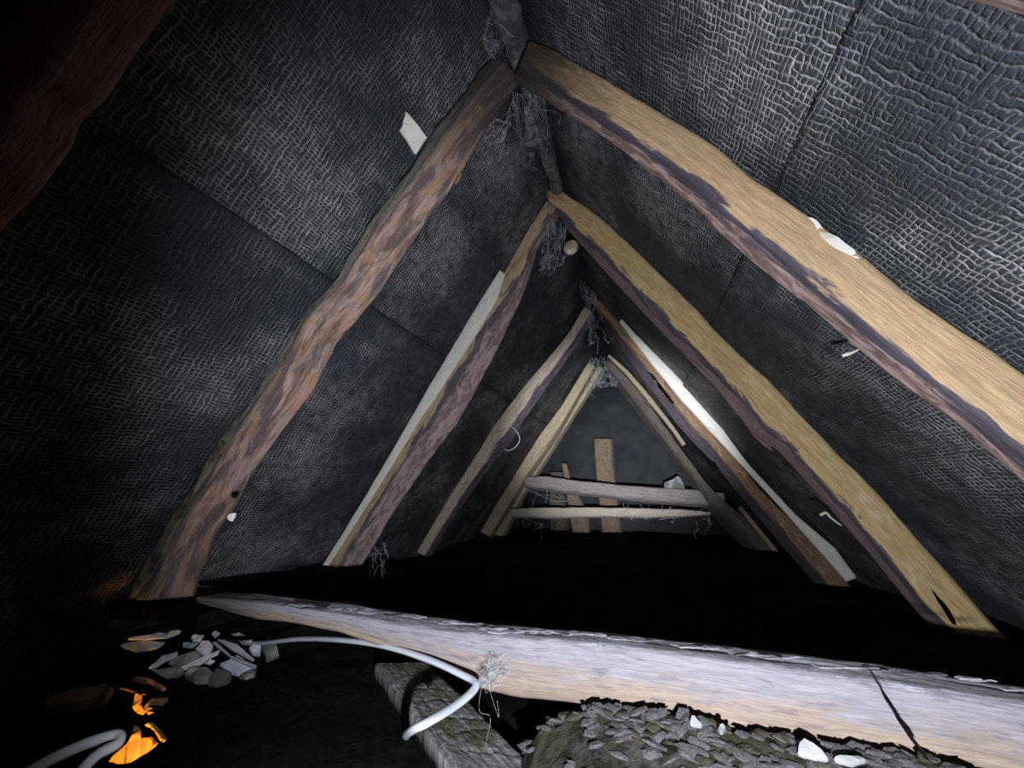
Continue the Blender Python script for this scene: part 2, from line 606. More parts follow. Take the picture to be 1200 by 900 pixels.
mat_moss = speck('mossy bark', (.055, .052, .03), (.13, .12, .075), 60, .95, (.20, .17, .12), .7)
mat_dark = speck('dark crack', (.003, .003, .003), (.007, .006, .006), 60, .95, None, .3, .0)
w_torn = wood('torn reddish bark', (.34, .19, .15), (.28, .15, .13), (.12, .07, .07), 17)
GR = 'pole rafters of the roof pairs'
T1L_A = [(600, 48), (560, 83), (510, 150), (480, 197), (433, 257), (407, 300), (397, 322), (360, 363), (323, 420), (283, 480), (247, 533), (207, 597), (187, 630), (163, 677), (147, 703)]
T1L_C = [(612, 96), (577, 143), (546, 197), (533, 217), (490, 280), (440, 353), (397, 403), (370, 460), (333, 507), (300, 553), (277, 597), (257, 625), (236, 677), (229, 710)]
D = (.5335, 1.053, 1.754, 2.592)
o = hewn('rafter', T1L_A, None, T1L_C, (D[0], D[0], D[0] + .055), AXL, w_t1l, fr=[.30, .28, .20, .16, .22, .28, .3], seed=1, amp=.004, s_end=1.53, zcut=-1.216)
tag(o, 'reddish-brown rafter whose foot stands at the thin left end of the tie beam', 'rafter', GR)
b_ = shard('bark_edge', [(281, 484), (262, 512), (246, 536), (207, 598), (188, 632), (164, 678), (150, 701), (159, 700), (174, 680), (198, 636), (220, 596), (256, 534), (276, 500)], (0, D[0] - .001, 0), (0, -1, 0), .006, mat_moss, o, rough=.0015)
b_['label'] = 'greenish bark left on the lower outer edge'
b_ = shard('torn_fibre', [(531, 196), (541, 188), (545, 194), (541, 206), (534, 218), (532, 210)], (0, D[0] + .048, 0), (.3, -1, -.2), .006, w_brown, o)
b_ = shard('splinter', [(267, 606), (270, 602), (276, 601), (275, 606), (272, 611), (269, 610)], (0, D[0] + .045, 0), (.2, -1, .1), .004, w_pale, o)
b_['label'] = 'tiny pale splinter on the inner edge'
T1R_A = [(592, 33), (640, 52), (683, 77), (717, 97), (757, 117), (800, 142), (837, 170), (877, 203), (933, 240), (967, 263), (1013, 300), (1033, 317), (1080, 353), (1133, 387), (1197, 428)]
T1R_C = [(600, 98), (653, 130), (700, 160), (743, 190), (800, 233), (843, 277), (870, 300), (923, 343), (967, 377), (1013, 417), (1067, 460), (1120, 500), (1163, 540), (1200, 570)]
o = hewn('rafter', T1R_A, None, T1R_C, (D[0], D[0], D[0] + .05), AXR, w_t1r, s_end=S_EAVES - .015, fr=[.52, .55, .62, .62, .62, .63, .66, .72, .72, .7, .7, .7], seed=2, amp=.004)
tag(o, 'broad tan rafter with dark purple lower edge crossing the upper right', 'rafter', GR)
b_ = shard('pale_scar', [(946, 254), (957, 259), (981, 278), (1002, 294), (1008, 303), (998, 302), (978, 291), (958, 271)], (0, D[0] + .001, 0), (0, -1, 0), .003, w_pale, o, rough=.001)
b_['label'] = 'bright white scar on the upper edge'
T2L_A = [(641, 232), (620, 266), (597, 306), (578, 336), (547, 385), (510, 447), (477, 505), (430, 583), (383, 662)]
T2L_C = [(657, 250), (630, 294), (622, 325), (608, 362), (587, 407), (560, 460), (537, 500), (499, 548), (460, 607), (427, 662)]
o = hewn('rafter', T2L_A, None, T2L_C, (D[1], D[1], D[1] + .055), AXL, w_t2l, s_end=S_EAVES - .01, fr=[.7, .62, .42, .38, .36, .34, .34], seed=3)
tag(o, 'mauve-brown rafter, left leg, with a white split board along its outer edge', 'rafter', GR)
T2R_A = [(640, 222), (657, 221), (690, 243), (733, 280), (800, 345), (850, 397), (900, 443), (943, 490), (987, 533), (1047, 597), (1100, 657), (1140, 703), (1170, 737)]
T2R_C = [(640, 232), (667, 274), (717, 330), (767, 383), (800, 418), (833, 450), (877, 507), (910, 529), (943, 567), (977, 605), (1017, 650), (1067, 713), (1085, 730)]
o = hewn('rafter', T2R_A, None, T2R_C, (D[1], D[1], D[1] + .055), AXR, w_t2r, s_end=S_EAVES - .01, fr=[.9, .72, .62, .66, .66, .66, .66, .7, .72, .68], seed=4)
tag(o, 'golden-brown rafter, right leg of the second pair, carrying the second apex', 'rafter', GR)
b_ = shard('torn_bark', [(868, 486), (879, 494), (890, 501), (902, 518), (907, 530), (896, 523), (884, 512), (872, 497)], (0, D[1] + .042, 0), (-.3, -1, -.3), .008, w_torn, o, rough=.002)
b_['label'] = 'reddish torn bark hanging from the inner edge'
b_ = shard('crack', [(1090, 689), (1098, 698), (1112, 714), (1121, 733), (1116, 731), (1106, 716)], (0, D[1] - .001, 0), (0, -1, 0), .003, mat_dark, o)
b_['label'] = 'dark drying crack near the foot'
T3L_A = [(688, 352), (669, 386), (650, 410), (613, 453), (580, 497), (567, 514), (527, 579), (486, 651)]
T3L_C = [(700, 370), (677, 407), (643, 453), (613, 497), (601, 517), (564, 564), (527, 616), (505, 655)]
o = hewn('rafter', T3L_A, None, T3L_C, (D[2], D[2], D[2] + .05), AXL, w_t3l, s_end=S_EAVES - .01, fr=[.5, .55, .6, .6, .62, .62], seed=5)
tag(o, 'cream-grey rafter, left leg of the third pair, with a curled straw hanging', 'rafter', GR)
T3R_A = [(686, 340), (706, 354), (727, 379), (767, 419), (800, 461), (850, 521), (890, 573), (930, 612), (985, 673)]
T3R_C = [(690, 356), (720, 397), (753, 447), (793, 500), (847, 557), (883, 603), (943, 673)]
o = hewn('rafter', T3R_A, None, T3R_C, (D[2], D[2], D[2] + .05), AXR, w_t3r, s_end=S_EAVES - .01, fr=[.6, .55, .5, .52, .55], seed=6)
tag(o, 'dark brown rafter, right leg of the third pair, backed by a long white split board', 'rafter', GR)
b_ = shard('crack', [(757, 432), (764, 438), (790, 472), (788, 474)], (0, D[2] - .001, 0), (0, -1, 0), .004, mat_dark, o)
b_ = shard('knot', [(830, 540), (838, 542), (843, 550), (836, 552)], (0, D[2] - .001, 0), (0, -1, 0), .006, mat_dark, o)
T4L_A = [(690, 424), (682, 436), (657, 477), (629, 514), (589, 576), (553, 641)]
T4L_C = [(702, 428), (695, 441), (654, 514), (614, 573), (572, 641)]
o = hewn('rafter', T4L_A, None, T4L_C, (D[3], D[3], D[3] + .05), AXL, w_t4l, s_end=S_EAVES - .01, fr=[.7, .7, .7], seed=7)
tag(o, 'slender buff rafter, left leg of the farthest pair, before the crossbar ends', 'rafter', GR)
T4R_A = [(704, 414), (712, 418), (751, 460), (788, 511), (819, 554), (840, 579), (873, 607), (920, 660)]
T4R_C = [(706, 432), (726, 458), (760, 504), (800, 554), (822, 592), (845, 618), (885, 656)]
o = hewn('rafter', T4R_A, None, T4R_C, (D[3], D[3], D[3] + .06), AXR, w_t4r, s_end=S_EAVES - .01, fr=[.6, .6, .6], seed=8)
tag(o, 'smoky grey rafter, farthest right leg, at the right ends of the crossbars', 'rafter', GR)
o = hewn('rafter', [(690, 446), (656, 500), (603, 583), (572, 641)], None, [(700, 450), (668, 500), (616, 583), (589, 641)], (2.72, 2.72, 2.76), AXL, w_t4l, s_end=S_EAVES - .01, s_start=.12, fr=[.6, .6], seed=21)
tag(o, 'thin pale rafter standing right behind the farthest left leg, beside the crossbar ends', 'rafter', GR)

# nearest pair, mostly outside the picture
o = hewn('rafter', [(150, -420), (-60, -200), (-260, 40), (-420, 260)], None, [(360, -180), (236, 0), (192, 60), (147, 130), (118, 156), (106, 190), (68, 242), (14, 296), (-106, 430)], (.085, .085, .15), AXL, w_t0, s_start=.08, s_end=1.42, fr=[.62, .62], emode='P', M_=12, smooth=4, amp=.006, seed=9)
tag(o, 'unlit dark reddish rafter close to the lens, filling the upper left corner', 'rafter', GR)
o = hewn('rafter', [(1010, -220), (1110, -105), (1230, -60), (1400, 20)], None, [(1000, -70), (1107, -2), (1160, 10), (1200, 21), (1320, 65)], (.175, .175, .235), AXR, w_t1r, s_start=.12, s_end=1.42, fr=[.6, .6], emode='P', smooth=3, seed=10)
tag(o, 'tan rafter close to the lens, only its lower edge showing in the top right corner', 'rafter', GR)

# pale split boards nailed to two rafters
o = hewn('split_board', [(585, 316), (566, 346), (545, 380), (508, 443), (475, 500), (428, 580), (379, 660)], None, [(594, 318), (584, 352), (563, 388), (525, 447), (487, 503), (440, 580), (386, 664)], (D[1] - .012, D[1] - .012, D[1] + .004), AXL, w_pale, s_end=S_EAVES - .03, fr=[.85, .85, .85], M_=6, seed=22, amp=.002)
tag(o, 'long white split board on the outer edge of the mauve second rafter, left side', 'board', 'white split boards on rafters')
o = hewn('split_board', [(722, 366), (745, 391), (767, 413), (800, 447), (843, 497), (880, 547), (933, 603), (980, 643), (1007, 680)], None, [(725, 378), (741, 399), (762, 427), (800, 473), (860, 537), (917, 599), (988, 680)], (D[2] - .012, D[2] - .012, D[2] + .006), AXR, w_pale, s_end=S_EAVES - .03, fr=[.85, .85, .85], M_=6, seed=23, amp=.002)
tag(o, 'long white split board lying along the dark brown third rafter, right side', 'board', 'white split boards on rafters')
o = hewn('lath_strip', [(711, 412), (735, 433), (762, 464), (790, 500), (804, 520)], None, [(711, 418), (733, 440), (758, 470), (786, 505), (800, 525)], (D[3] - .03, D[3] - .03, D[3] - .01), AXR, w_t4l, fr=[.8, .8], M_=5, seed=24, amp=.003, n=60)
tag(o, 'short ragged pale lath strip on top of the smoky grey farthest right rafter', 'lath')
o = hewn('lath_strip', [(868, 592), (892, 621), (921, 656)], None, [(864, 596), (888, 626), (914, 658)], (D[3] - .02, D[3] - .02, D[3] - .008), AXR, w_t4l, fr=[.8, .8], M_=5, seed=25, amp=.001, n=40)
tag(o, 'straight thin lath on the outer edge near the foot of the smoky grey rafter', 'lath')

# ------------------------------------------------------------------ tie beam
kb = NB('tie beam whitish wood')
su, rv = kb.attr('su'), kb.attr('rv')
pA = kb.noise(kb.vec(kb.math('MULTIPLY', su, 5), kb.math('MULTIPLY', rv, 2.2), 3.1), 1.5, 5, .6, .8)
pG = kb.noise(kb.vec(kb.math('MULTIPLY', su, 7), kb.math('MULTIPLY', rv, 12), 1.1), 1.6, 6, .68, 1.0)
pF = kb.noise(kb.vec(kb.math('MULTIPLY', su, 40), kb.math('MULTIPLY', rv, 60), 2.1), 1.0, 3, .6)
pS = kb.noise(kb.vec(kb.math('MULTIPLY', su, 11), kb.math('MULTIPLY', rv, 5), 8.1), 1.6, 4, .6, .5)
e = kb.math('ADD', rv, kb.math('MULTIPLY', kb.math('SUBTRACT', pA, .5), 1.0))
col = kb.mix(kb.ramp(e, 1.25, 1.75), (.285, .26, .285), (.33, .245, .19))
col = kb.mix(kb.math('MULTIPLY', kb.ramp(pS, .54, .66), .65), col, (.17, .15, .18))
col = kb.mix(kb.ramp(e, .98, .82), col, (.50, .48, .52))  # top face lightened to offset the grazing torch light
crk = kb.noise(kb.vec(kb.math('MULTIPLY', su, 9), kb.math('MULTIPLY', rv, 9), 5.1), 2.0, 4, .6, 1.5)
cm = kb.math('MULTIPLY', kb.ramp(kb.math('ABSOLUTE', kb.math('SUBTRACT', crk, .5)), .03, .008), kb.ramp(e, 1.05, .8))
col = kb.mix(kb.math('MULTIPLY', cm, .9), col, (.02, .018, .02))
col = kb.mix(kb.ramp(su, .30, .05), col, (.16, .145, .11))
col = kb.mul(col, kb.n('ShaderNodeMapRange', {0: pG, 1: .3, 2: .7, 3: .72, 4: 1.18}).outputs[0])
col = kb.mul(col, kb.n('ShaderNodeMapRange', {0: pF, 1: .35, 2: .65, 3: .85, 4: 1.08}).outputs[0])
hb = kb.math('SUBTRACT', kb.math('ADD', kb.math('MULTIPLY', pG, .6), kb.math('MULTIPLY', pF, .25)), kb.math('MULTIPLY', cm, 1.2))
mat_beam = kb.done(col, .8, hb, .5, .006)

B_A = [(233, 693), (300, 695), (400, 706), (467, 715), (533, 725), (633, 735), (720, 741), (800, 750), (950, 767), (1100, 787), (1200, 800), (1400, 830)]
B_B = [(234, 700), (300, 705), (400, 720), (467, 732), (533, 741), (633, 750), (720, 757), (800, 767), (950, 786), (1100, 808), (1200, 824), (1400, 858)]
B_C = [(236, 708), (300, 726), (333, 729), (393, 741), (467, 768), (533, 792), (560, 808), (617, 820), (700, 829), (800, 846), (900, 868), (1000, 885), (1090, 902), (1200, 926), (1400, 968)]
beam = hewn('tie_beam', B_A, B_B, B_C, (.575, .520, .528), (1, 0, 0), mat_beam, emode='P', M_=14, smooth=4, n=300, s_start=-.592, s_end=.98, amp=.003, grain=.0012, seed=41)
tag(beam, 'thick whitish horizontal tie beam log running across the lower foreground to the right edge', 'beam')
for pl in ([(1032, 808), (1034, 808), (1045, 824), (1054, 842), (1071, 866), (1089, 891), (1085, 890), (1067, 867), (1051, 843), (1043, 825)],):
    b_ = shard('crack', pl, (0, .517, 0), (0, -1, .05), .002, mat_dark, beam)
# raised bark remnants on its upper edge
mat_bark = speck('grey peeling bark', (.16, .15, .16), (.30, .28, .31), 70, .9, (.09, .08, .085), .6)
rr = random.Random(5)
for i in range(34):
    x = 330 + (1190 - 330) * (i + rr.random() * .9) / 34
    ya = np.interp(x, [p[0] for p in B_A], [p[1] for p in B_A])
    t = rr.uniform(.18, .75)
    y = ya + 1 + t * 13
    L_, h_ = rr.uniform(8, 30), rr.uniform(2.0, 4.0)
    sl = .09
    pl = [(x - L_, y - sl * L_ + rr.uniform(-1, 1)), (x - L_ * .3, y - h_ * .6), (x + L_ * .6, y - h_ * .4 + sl * L_ * .5), (x + L_, y + sl * L_), (x + L_ * .3, y + h_ * .5 + sl * 4), (x - L_ * .6, y + h_ * .4)]
    zz = -1.1815 - .003 * abs(t - .4)
    b_ = shard('bark_flake', pl, (0, .54, zz), (rr.uniform(-.04, .04), rr.uniform(-.10, .02), 1), .0013, mat_bark, beam, bev=.6)

# ------------------------------------------------------------------ wall top under the beam: soil bank with chips
kb = NB('mossy crumbling wall top')
p = kb.pos()
n1 = kb.noise(p, 34, 6, .7)
n2 = kb.noise(p, 7, 4, .6)
col = kb.mix(kb.ramp(n1, .36, .64), (.012, .010, .008), (.065, .056, .048))
col = kb.mix(kb.math('MULTIPLY', kb.ramp(n2, .46, .6), .75), col, (.045, .045, .022))
mat_bank = kb.done(col, .92, n1, .9, .012, .1)
bx = np.linspace(-.04, .56, 220)
by = np.linspace(.30, .56, 100)
BX, BY = np.meshgrid(bx, by, indexing='ij')
ridge = np.interp(BX, [-.04, .0, .05, .12, .56], [-1.38, -1.345, -1.270, -1.241, -1.237])
fall = np.interp(BY, [.30, .36, .43, .495, .505, .525, .56], [-.10, -.068, -.028, .0, -.002, -.035, -.05])
BZ = np.maximum(ridge + fall + .006 * fbm(BX * 16, BY * 16, 61, 4) + .004 * fbm(BX * 60, BY * 60, 62, 3), ZF - .02)
bP = V(np.stack([BX, BY, BZ], -1))
bn, bm_ = BX.shape
bk = np.concatenate([bP.reshape(-1, 3), (bP * np.array([1, 1, 0]) + np.array([0, 0, -.03])).reshape(-1, 3)])
gf = gridfaces(bn, bm_)
k0 = bn * bm_
side_f = []
for j in range(bm_ - 1):
    side_f += [(j, j + 1, k0 + j + 1, k0 + j)]
    q = (bn - 1) * bm_
    side_f += [(q + j + 1, q + j, k0 + q + j, k0 + q + j + 1)]
for i in range(bn - 1):
    side_f += [((i + 1) * bm_, i * bm_, k0 + i * bm_, k0 + (i + 1) * bm_)]
    side_f += [(i * bm_ + bm_ - 1, (i + 1) * bm_ + bm_ - 1, k0 + (i + 1) * bm_ + bm_ - 1, k0 + i * bm_ + bm_ - 1)]
bank = link('wall_front', mesh('wall_front', bk, gf + side_f), mat_bank)
bank['kind'] = 'structure'
mat_chip = speck('grey slaty chips', (.09, .082, .085), (.19, .175, .185), 45, .9, (.045, .04, .03), .5)
mat_chip2 = speck('olive stone chips', (.04, .037, .024), (.10, .092, .06), 45, .9, (.03, .025, .02), .5)
chips = []
for v in range(8):
    r3 = random.Random(100 + v)
    bm = bmesh.new()
    bmesh.ops.create_icosphere(bm, subdivisions=1, radius=1)
    for q in bm.verts:
        q.co.x *= r3.uniform(.75, 1.3)
        q.co.y *= r3.uniform(.45, .8)
        q.co.z *= r3.uniform(.16, .38)
    me = bpy.data.meshes.new('stone_chip')
    bm.to_mesh(me)
    bm.free()
    me.materials.append(mat_chip if v < 5 else mat_chip2)
    chips.append(me)


def bankz(x, y):
    i = int(np.clip(round((x - bx[0]) / (bx[1] - bx[0])), 0, bn - 1))
    j = int(np.clip(round((y - by[0]) / (by[1] - by[0])), 0, bm_ - 1))
    return BZ[i, j]


rr = random.Random(11)
cnt = 0
while cnt < 270:
    x, y = rr.uniform(0.0, .50), .508 - abs(rr.gauss(0, .045))
    if y < .33 or (y < .50 - .28 * x + .02 * rr.random() and x < .30 and rr.random() < .9) or x < .025:
        continue
    pxy = proj((x, y, bankz(x, y)))[0]
    if pxy[1] > 925 or pxy[0] > 1130:
        continue
    near = (y > .44)
    me = chips[rr.randrange(0, 5) if rr.random() < (.85 if near else .3) else rr.randrange(5, 8)]
    ch = bpy.data.objects.new('stone_chip', me)
    C.objects.link(ch)
    ch.parent = bank
    sc = rr.uniform(.006, .0155)
    ch.scale = (sc * 1.25, sc, sc)
    ch.location = V((x, y, bankz(x, y) + .0015))
    ch.rotation_euler = (rr.uniform(-.4, .5), rr.uniform(-.4, .4), rr.uniform(-.5, 1.0))
    cnt += 1

mat_white = speck('white plaster', (.84, .83, .86), (.92, .91, .93), 40, .9, (.74, .72, .73), .3)  # lightened to make up for the weak light on the heap
mat_white_toned = speck('white plaster darkened near torch', (.34, .33, .33), (.44, .43, .43), 40, .9, (.28, .27, .27), .3)  # same white plaster, darkened where the torch falls too strong
mat_plgrey = speck('dirty grey plaster', (.25, .25, .25), (.42, .42, .43), 35, .9, (.17, .165, .16), .4)
mat_blue = speck('bluish grey plaster', (.36, .40, .42), (.46, .50, .52), 35, .9, None, .3)
mat_stone = speck('grey green rubble', (.20, .20, .185), (.38, .38, .36), 35, .92, (.09, .09, .08), .6)


def zoomed(pts, ox, oy, k):
    return [(ox + a / k, oy + b / k) for a, b in pts]


rub = [
    ('white triangular plaster chip tucked under the middle of the tie beam', [(506, 205), (512, 182), (522, 182), (534, 198), (548, 214), (520, 210)], 'w'),
    ('small round greyish chip right of the white triangle under the tie beam', [(604, 226), (612, 213), (624, 212), (631, 222), (622, 236), (610, 236)], 'g'),
    ('large white plaster shard under the tie beam near the bottom right', [(884, 310), (890, 276), (906, 262), (940, 280), (972, 305), (992, 334), (950, 330), (905, 320)], 'w'),
    ('flat white strip of plaster right of the large shard at the bottom edge', [(1012, 330), (1030, 322), (1100, 326), (1124, 338), (1080, 350), (1040, 342)], 'w'),
    ('tiny pale olive chip lying on dark soil below the tie beam', [(184, 312), (200, 303), (224, 308), (216, 322), (194, 322)], 'o'),
]
for lab, pts, kd in rub:
    pl = zoomed(pts, 640, 780, 3)
    cpx = np.mean(pl, 0)
    P0 = onplane([cpx], (0, .47, -1.243 if kd != 'o' else -1.285), (0, -.45, 1))[0]
    o = shard('plaster_shard', pl, P0 + np.array([0, 0, .004]), (0, -.55, 1), .006, {'w': mat_white_toned, 'g': mat_plgrey, 'o': speck('olive chip', (.30, .29, .18), (.38, .36, .24), 40)}[kd])
    tag(o, lab, 'plaster', 'plaster chips under the tie beam')

# ------------------------------------------------------------------ weathered plank below the beam
kb = NB('weathered mossy plank')
su, rv = kb.attr('su'), kb.attr('rv')
g = kb.noise(kb.vec(kb.math('MULTIPLY', su, 9), kb.math('MULTIPLY', rv, 14), 2.2), 1.6, 5, .65, .6)
f_ = kb.noise(kb.vec(kb.math('MULTIPLY', su, 70), kb.math('MULTIPLY', rv, 12), 4.2), 1.0, 4, .6)
m1 = kb.noise(kb.vec(kb.math('MULTIPLY', su, 10), kb.math('MULTIPLY', rv, 2.0), 7.2), 1.3, 4, .6)
col = kb.mix(kb.ramp(g, .36, .64), (.12, .11, .105), (.25, .23, .235))
col = kb.mix(kb.math('MULTIPLY', kb.ramp(m1, .46, .60), .75), col, (.085, .082, .038))
col = kb.mul(col, kb.n('ShaderNodeMapRange', {0: f_, 1: .3, 2: .6, 3: .5, 4: 1.1}).outputs[0])
mat_plank = kb.done(col, .9, kb.math('ADD', g, f_), .8, .006, .1)
zt = -1.302
cor = onZ([(440, 776), (503, 776), (655, 925), (552, 925)], zt)
nu, nv = 90, 30
U, W_ = np.meshgrid(np.linspace(0, 1, nu), np.linspace(0, 1, nv), indexing='ij')
P = (cor[0] * ((1 - U) * (1 - W_))[..., None] + cor[1] * ((1 - U) * W_)[..., None] + cor[2] * (U * W_)[..., None] + cor[3] * (U * (1 - W_))[..., None])
P[..., 0] += .004 * fbm(U * 9, np.round(W_) * 5, 71, 3) * np.abs(W_ * 2 - 1)
zz = .0022 * fbm(U * 8, W_ * 5, 72, 4)
for uc, sk in ((.30, .06), (.42, -.03), (.55, .05), (.66, -.05), (.80, .03)):
    zz -= .0022 * np.exp(-((U - uc - sk * (W_ - .5) - .012 * vnoise(W_ * 6, U * 0 + uc * 40, 3)) / .007) ** 2) * (.4 + .6 * (W_ > .25))
for wc in (.34, .62):
    zz -= .0022 * np.exp(-((W_ - wc - .03 * np.sin(U * 7)) / .02) ** 2) * (U > .35)
rimf = np.minimum(np.minimum(W_, 1 - W_) * 12, 1)
P[..., 2] += zz - .004 * (1 - rimf) ** 2
Pb = P.copy()
Pb[..., 2] = zt - .022
nP = nu * nv
pv = np.concatenate([V(P).reshape(-1, 3), V(Pb).reshape(-1, 3)])
gf = gridfaces(nu, nv)
fs_ = gf + [tuple(reversed([i + nP for i in q])) for q in gf]
for i in range(nu - 1):
    fs_ += [((i + 1) * nv, i * nv, nP + i * nv, nP + (i + 1) * nv), (i * nv + nv - 1, (i + 1) * nv + nv - 1, nP + (i + 1) * nv + nv - 1, nP + i * nv + nv - 1)]
for j in range(nv - 1):
    q = (nu - 1) * nv
    fs_ += [(j, j + 1, nP + j + 1, nP + j), (q + j + 1, q + j, nP + q + j, nP + q + j + 1)]
plank = link('plank', mesh('plank', pv, fs_, {'su': np.tile(U.ravel() * .5, 2), 'rv': np.tile(W_.ravel(), 2)}), mat_plank)
tag(plank, 'weathered grey mossy plank with saw cuts, passing under the bent white cable', 'plank')
# dark knot hole filling
kn = shard('knot', [(494, 797), (500, 786), (505, 793), (507, 803), (501, 806)], (0, .5, zt + .0015), (0, 0, 1), .003, speck('black rot', (.01, .009, .008), (.02, .018, .014), 60), plank)
kn['label'] = 'black rotten knot near the far end'

# ------------------------------------------------------------------ cables
mat_cable_lift = speck('bright white cable', (.78, .78, .80), (.84, .84, .86), 25, .5, None, .05, .4)  # same white cable, lightened to make up for the weak light there
mat_cable = speck('white plastic cable', (.42, .42, .46), (.47, .47, .50), 25, .5, None, .05, .4)
path = [((255, 764), .70), ((300, 754), .66), ((350, 749), .61), ((400, 750), .56), ((450, 757), .530), ((500, 772), .512), ((540, 790), .500), ((557, 800), .492), ((553, 811), .478), ((532, 828), .445), ((502, 846), .405), ((486, 854), .40), ((478, 859), .43), ((476, 862), .50), ((476, 864), .58)]  # tail runs off along the view ray, standing in for a fade into shade
P = np.array([atY([q], y)[0] for q, y in path])
P[0][2] = ZF
o = tube('cable', P, .0050, mat_cable, m=12, res=8, flat=.75, attrs=False)
tag(o, 'white cable along the tie beam, doubling back in a sharp bend', 'cable')
path = [((-40, 935), .20), ((20, 912), .215), ((60, 890), .23), ((100, 872), .25), ((128, 863), .262), ((139, 863), .266), ((137, 872), .262), ((115, 884), .25), ((95, 905), .24), ((80, 940), .235)]
P = np.array([atY([q], y)[0] for q, y in path])
o = tube('cable', P, .0042, mat_cable_lift, m=12, res=8, attrs=False)
tag(o, 'short bright white cable loop in the bottom left corner beside the orange glow', 'cable')

# ------------------------------------------------------------------ rubble heap on the left
HN = (.42, -.62, .85)
Z5 = (120, 700, 5)
heap = [
    ([(145, 250), (150, 238), (280, 228), (380, 215), (440, 195), (462, 198), (450, 215), (380, 240), (250, 250)], 'w', 'long white plaster sliver at the top left of the rubble heap', .004),
    ([(105, 285), (140, 270), (370, 268), (320, 303), (130, 303)], 'b', 'flat bluish strip just below the long white sliver on the heap', .004),
    ([(520, 240), (545, 218), (595, 225), (575, 260), (530, 258)], 'w', 'small squarish white piece at the top centre of the rubble heap', .005),
    ([(470, 290), (475, 270), (565, 268), (530, 295)], 'b', 'small bluish flat piece under the squarish white one on the heap', .004),
    ([(545, 310), (590, 265), (625, 260), (650, 290), (625, 325), (585, 335)], 'w', 'rounded bright white lump in the middle of the rubble heap', .010),
    ([(270, 420), (350, 345), (440, 320), (440, 345), (370, 370), (310, 410)], 'w', 'leaf-shaped white shard on the left flank of the rubble heap', .005),
    ([(385, 390), (450, 345), (540, 320), (580, 345), (500, 380), (430, 410)], 's', 'dull grey slab between the leaf-shaped and the diagonal white shards', .006),
    ([(430, 425), (540, 380), (620, 340), (690, 310), (680, 330), (600, 375), (520, 410), (450, 432)], 'w', 'narrow diagonal white shard across the middle of the rubble heap', .006),
    ([(290, 440), (370, 425), (480, 430), (440, 460), (340, 470)], 's', 'greyish stone at the lower left foot of the rubble heap', .012),
    ([(480, 460), (540, 420), (620, 430), (650, 450), (620, 500), (540, 500)], 's', 'grey-green stone at the lower centre of the rubble heap', .014),
    ([(685, 400), (730, 375), (790, 345), (850, 380), (895, 415), (790, 460), (710, 425)], 'g', 'large lilac-grey slab with a pale rim on the right of the heap', .007),
    ([(620, 510), (670, 430), (760, 460), (740, 515), (660, 535)], 's', 'grey stone below the large lilac slab at the heap foot', .012),
    ([(860, 310), (885, 280), (930, 280), (925, 340), (880, 335)], 'g', 'pale grey lump at the right end of the heap', .010),
    ([(930, 300), (980, 245), (1020, 280), (1035, 340), (960, 370)], 's', 'upright greenish-grey stone, the rightmost of the heap', .016),
    ([(640, 215), (660, 200), (690, 212), (660, 238)], 'g', 'tiny grey chip above the two parallel laths', .004),
    ([(755, 215), (800, 208), (835, 222), (790, 224)], 'p', 'thin pinkish sliver high on the right behind the heap', .003),
    ([(825, 258), (880, 254), (872, 270)], 'p', 'tiny pinkish chip above the pale lump at the right', .003),
    ([(600, 385), (635, 368), (660, 372), (630, 392)], 'w', 'tiny white chip in the dark gap left of the lilac slab', .004),
    ([(800, 470), (860, 440), (905, 430), (890, 470), (840, 500)], 's', 'dark stone fragment under the right edge of the lilac slab', .010),
]
mat_pink = speck('pinkish plaster', (.42, .30, .28), (.52, .38, .35), 35)
mat_lilac = speck('lilac grey plaster', (.40, .40, .47), (.50, .50, .58), 35)
mats = {'w': mat_white, 'b': mat_blue, 's': mat_stone, 'g': mat_lilac, 'p': mat_pink}
P0 = onZ([(240, 772)], ZF + .012)[0]
for i, (pts, kd, lab, th) in enumerate(heap):
    o = shard('rubble_stone' if kd == 's' else 'plaster_shard', zoomed(pts, *Z5), P0 + np.array([0, 0, .0012 * (i % 7)]), (HN[0] + rr.uniform(-.08, .08), HN[1] + rr.uniform(-.1, .1), 1), th * 1.3, mats[kd], rough=.0012, bev=.35)
    tag(o, lab, 'stone' if kd == 's' else 'plaster', 'rubble heap on the left')
for pts, lab in (([(672, 250), (688, 250), (892, 368), (884, 378)], 'upper of two parallel grey laths lying on the rubble heap'), ([(640, 268), (664, 262), (905, 405), (895, 422)], 'lower of two parallel grey laths lying on the rubble heap')):
    o = shard('lath', zoomed(pts, *Z5), P0 + np.array([0, 0, .016]), HN, .006, speck('grey lath', (.26, .26, .27), (.38, .38, .40), 40), bev=.1)
    tag(o, lab, 'lath', 'laths on the rubble heap')

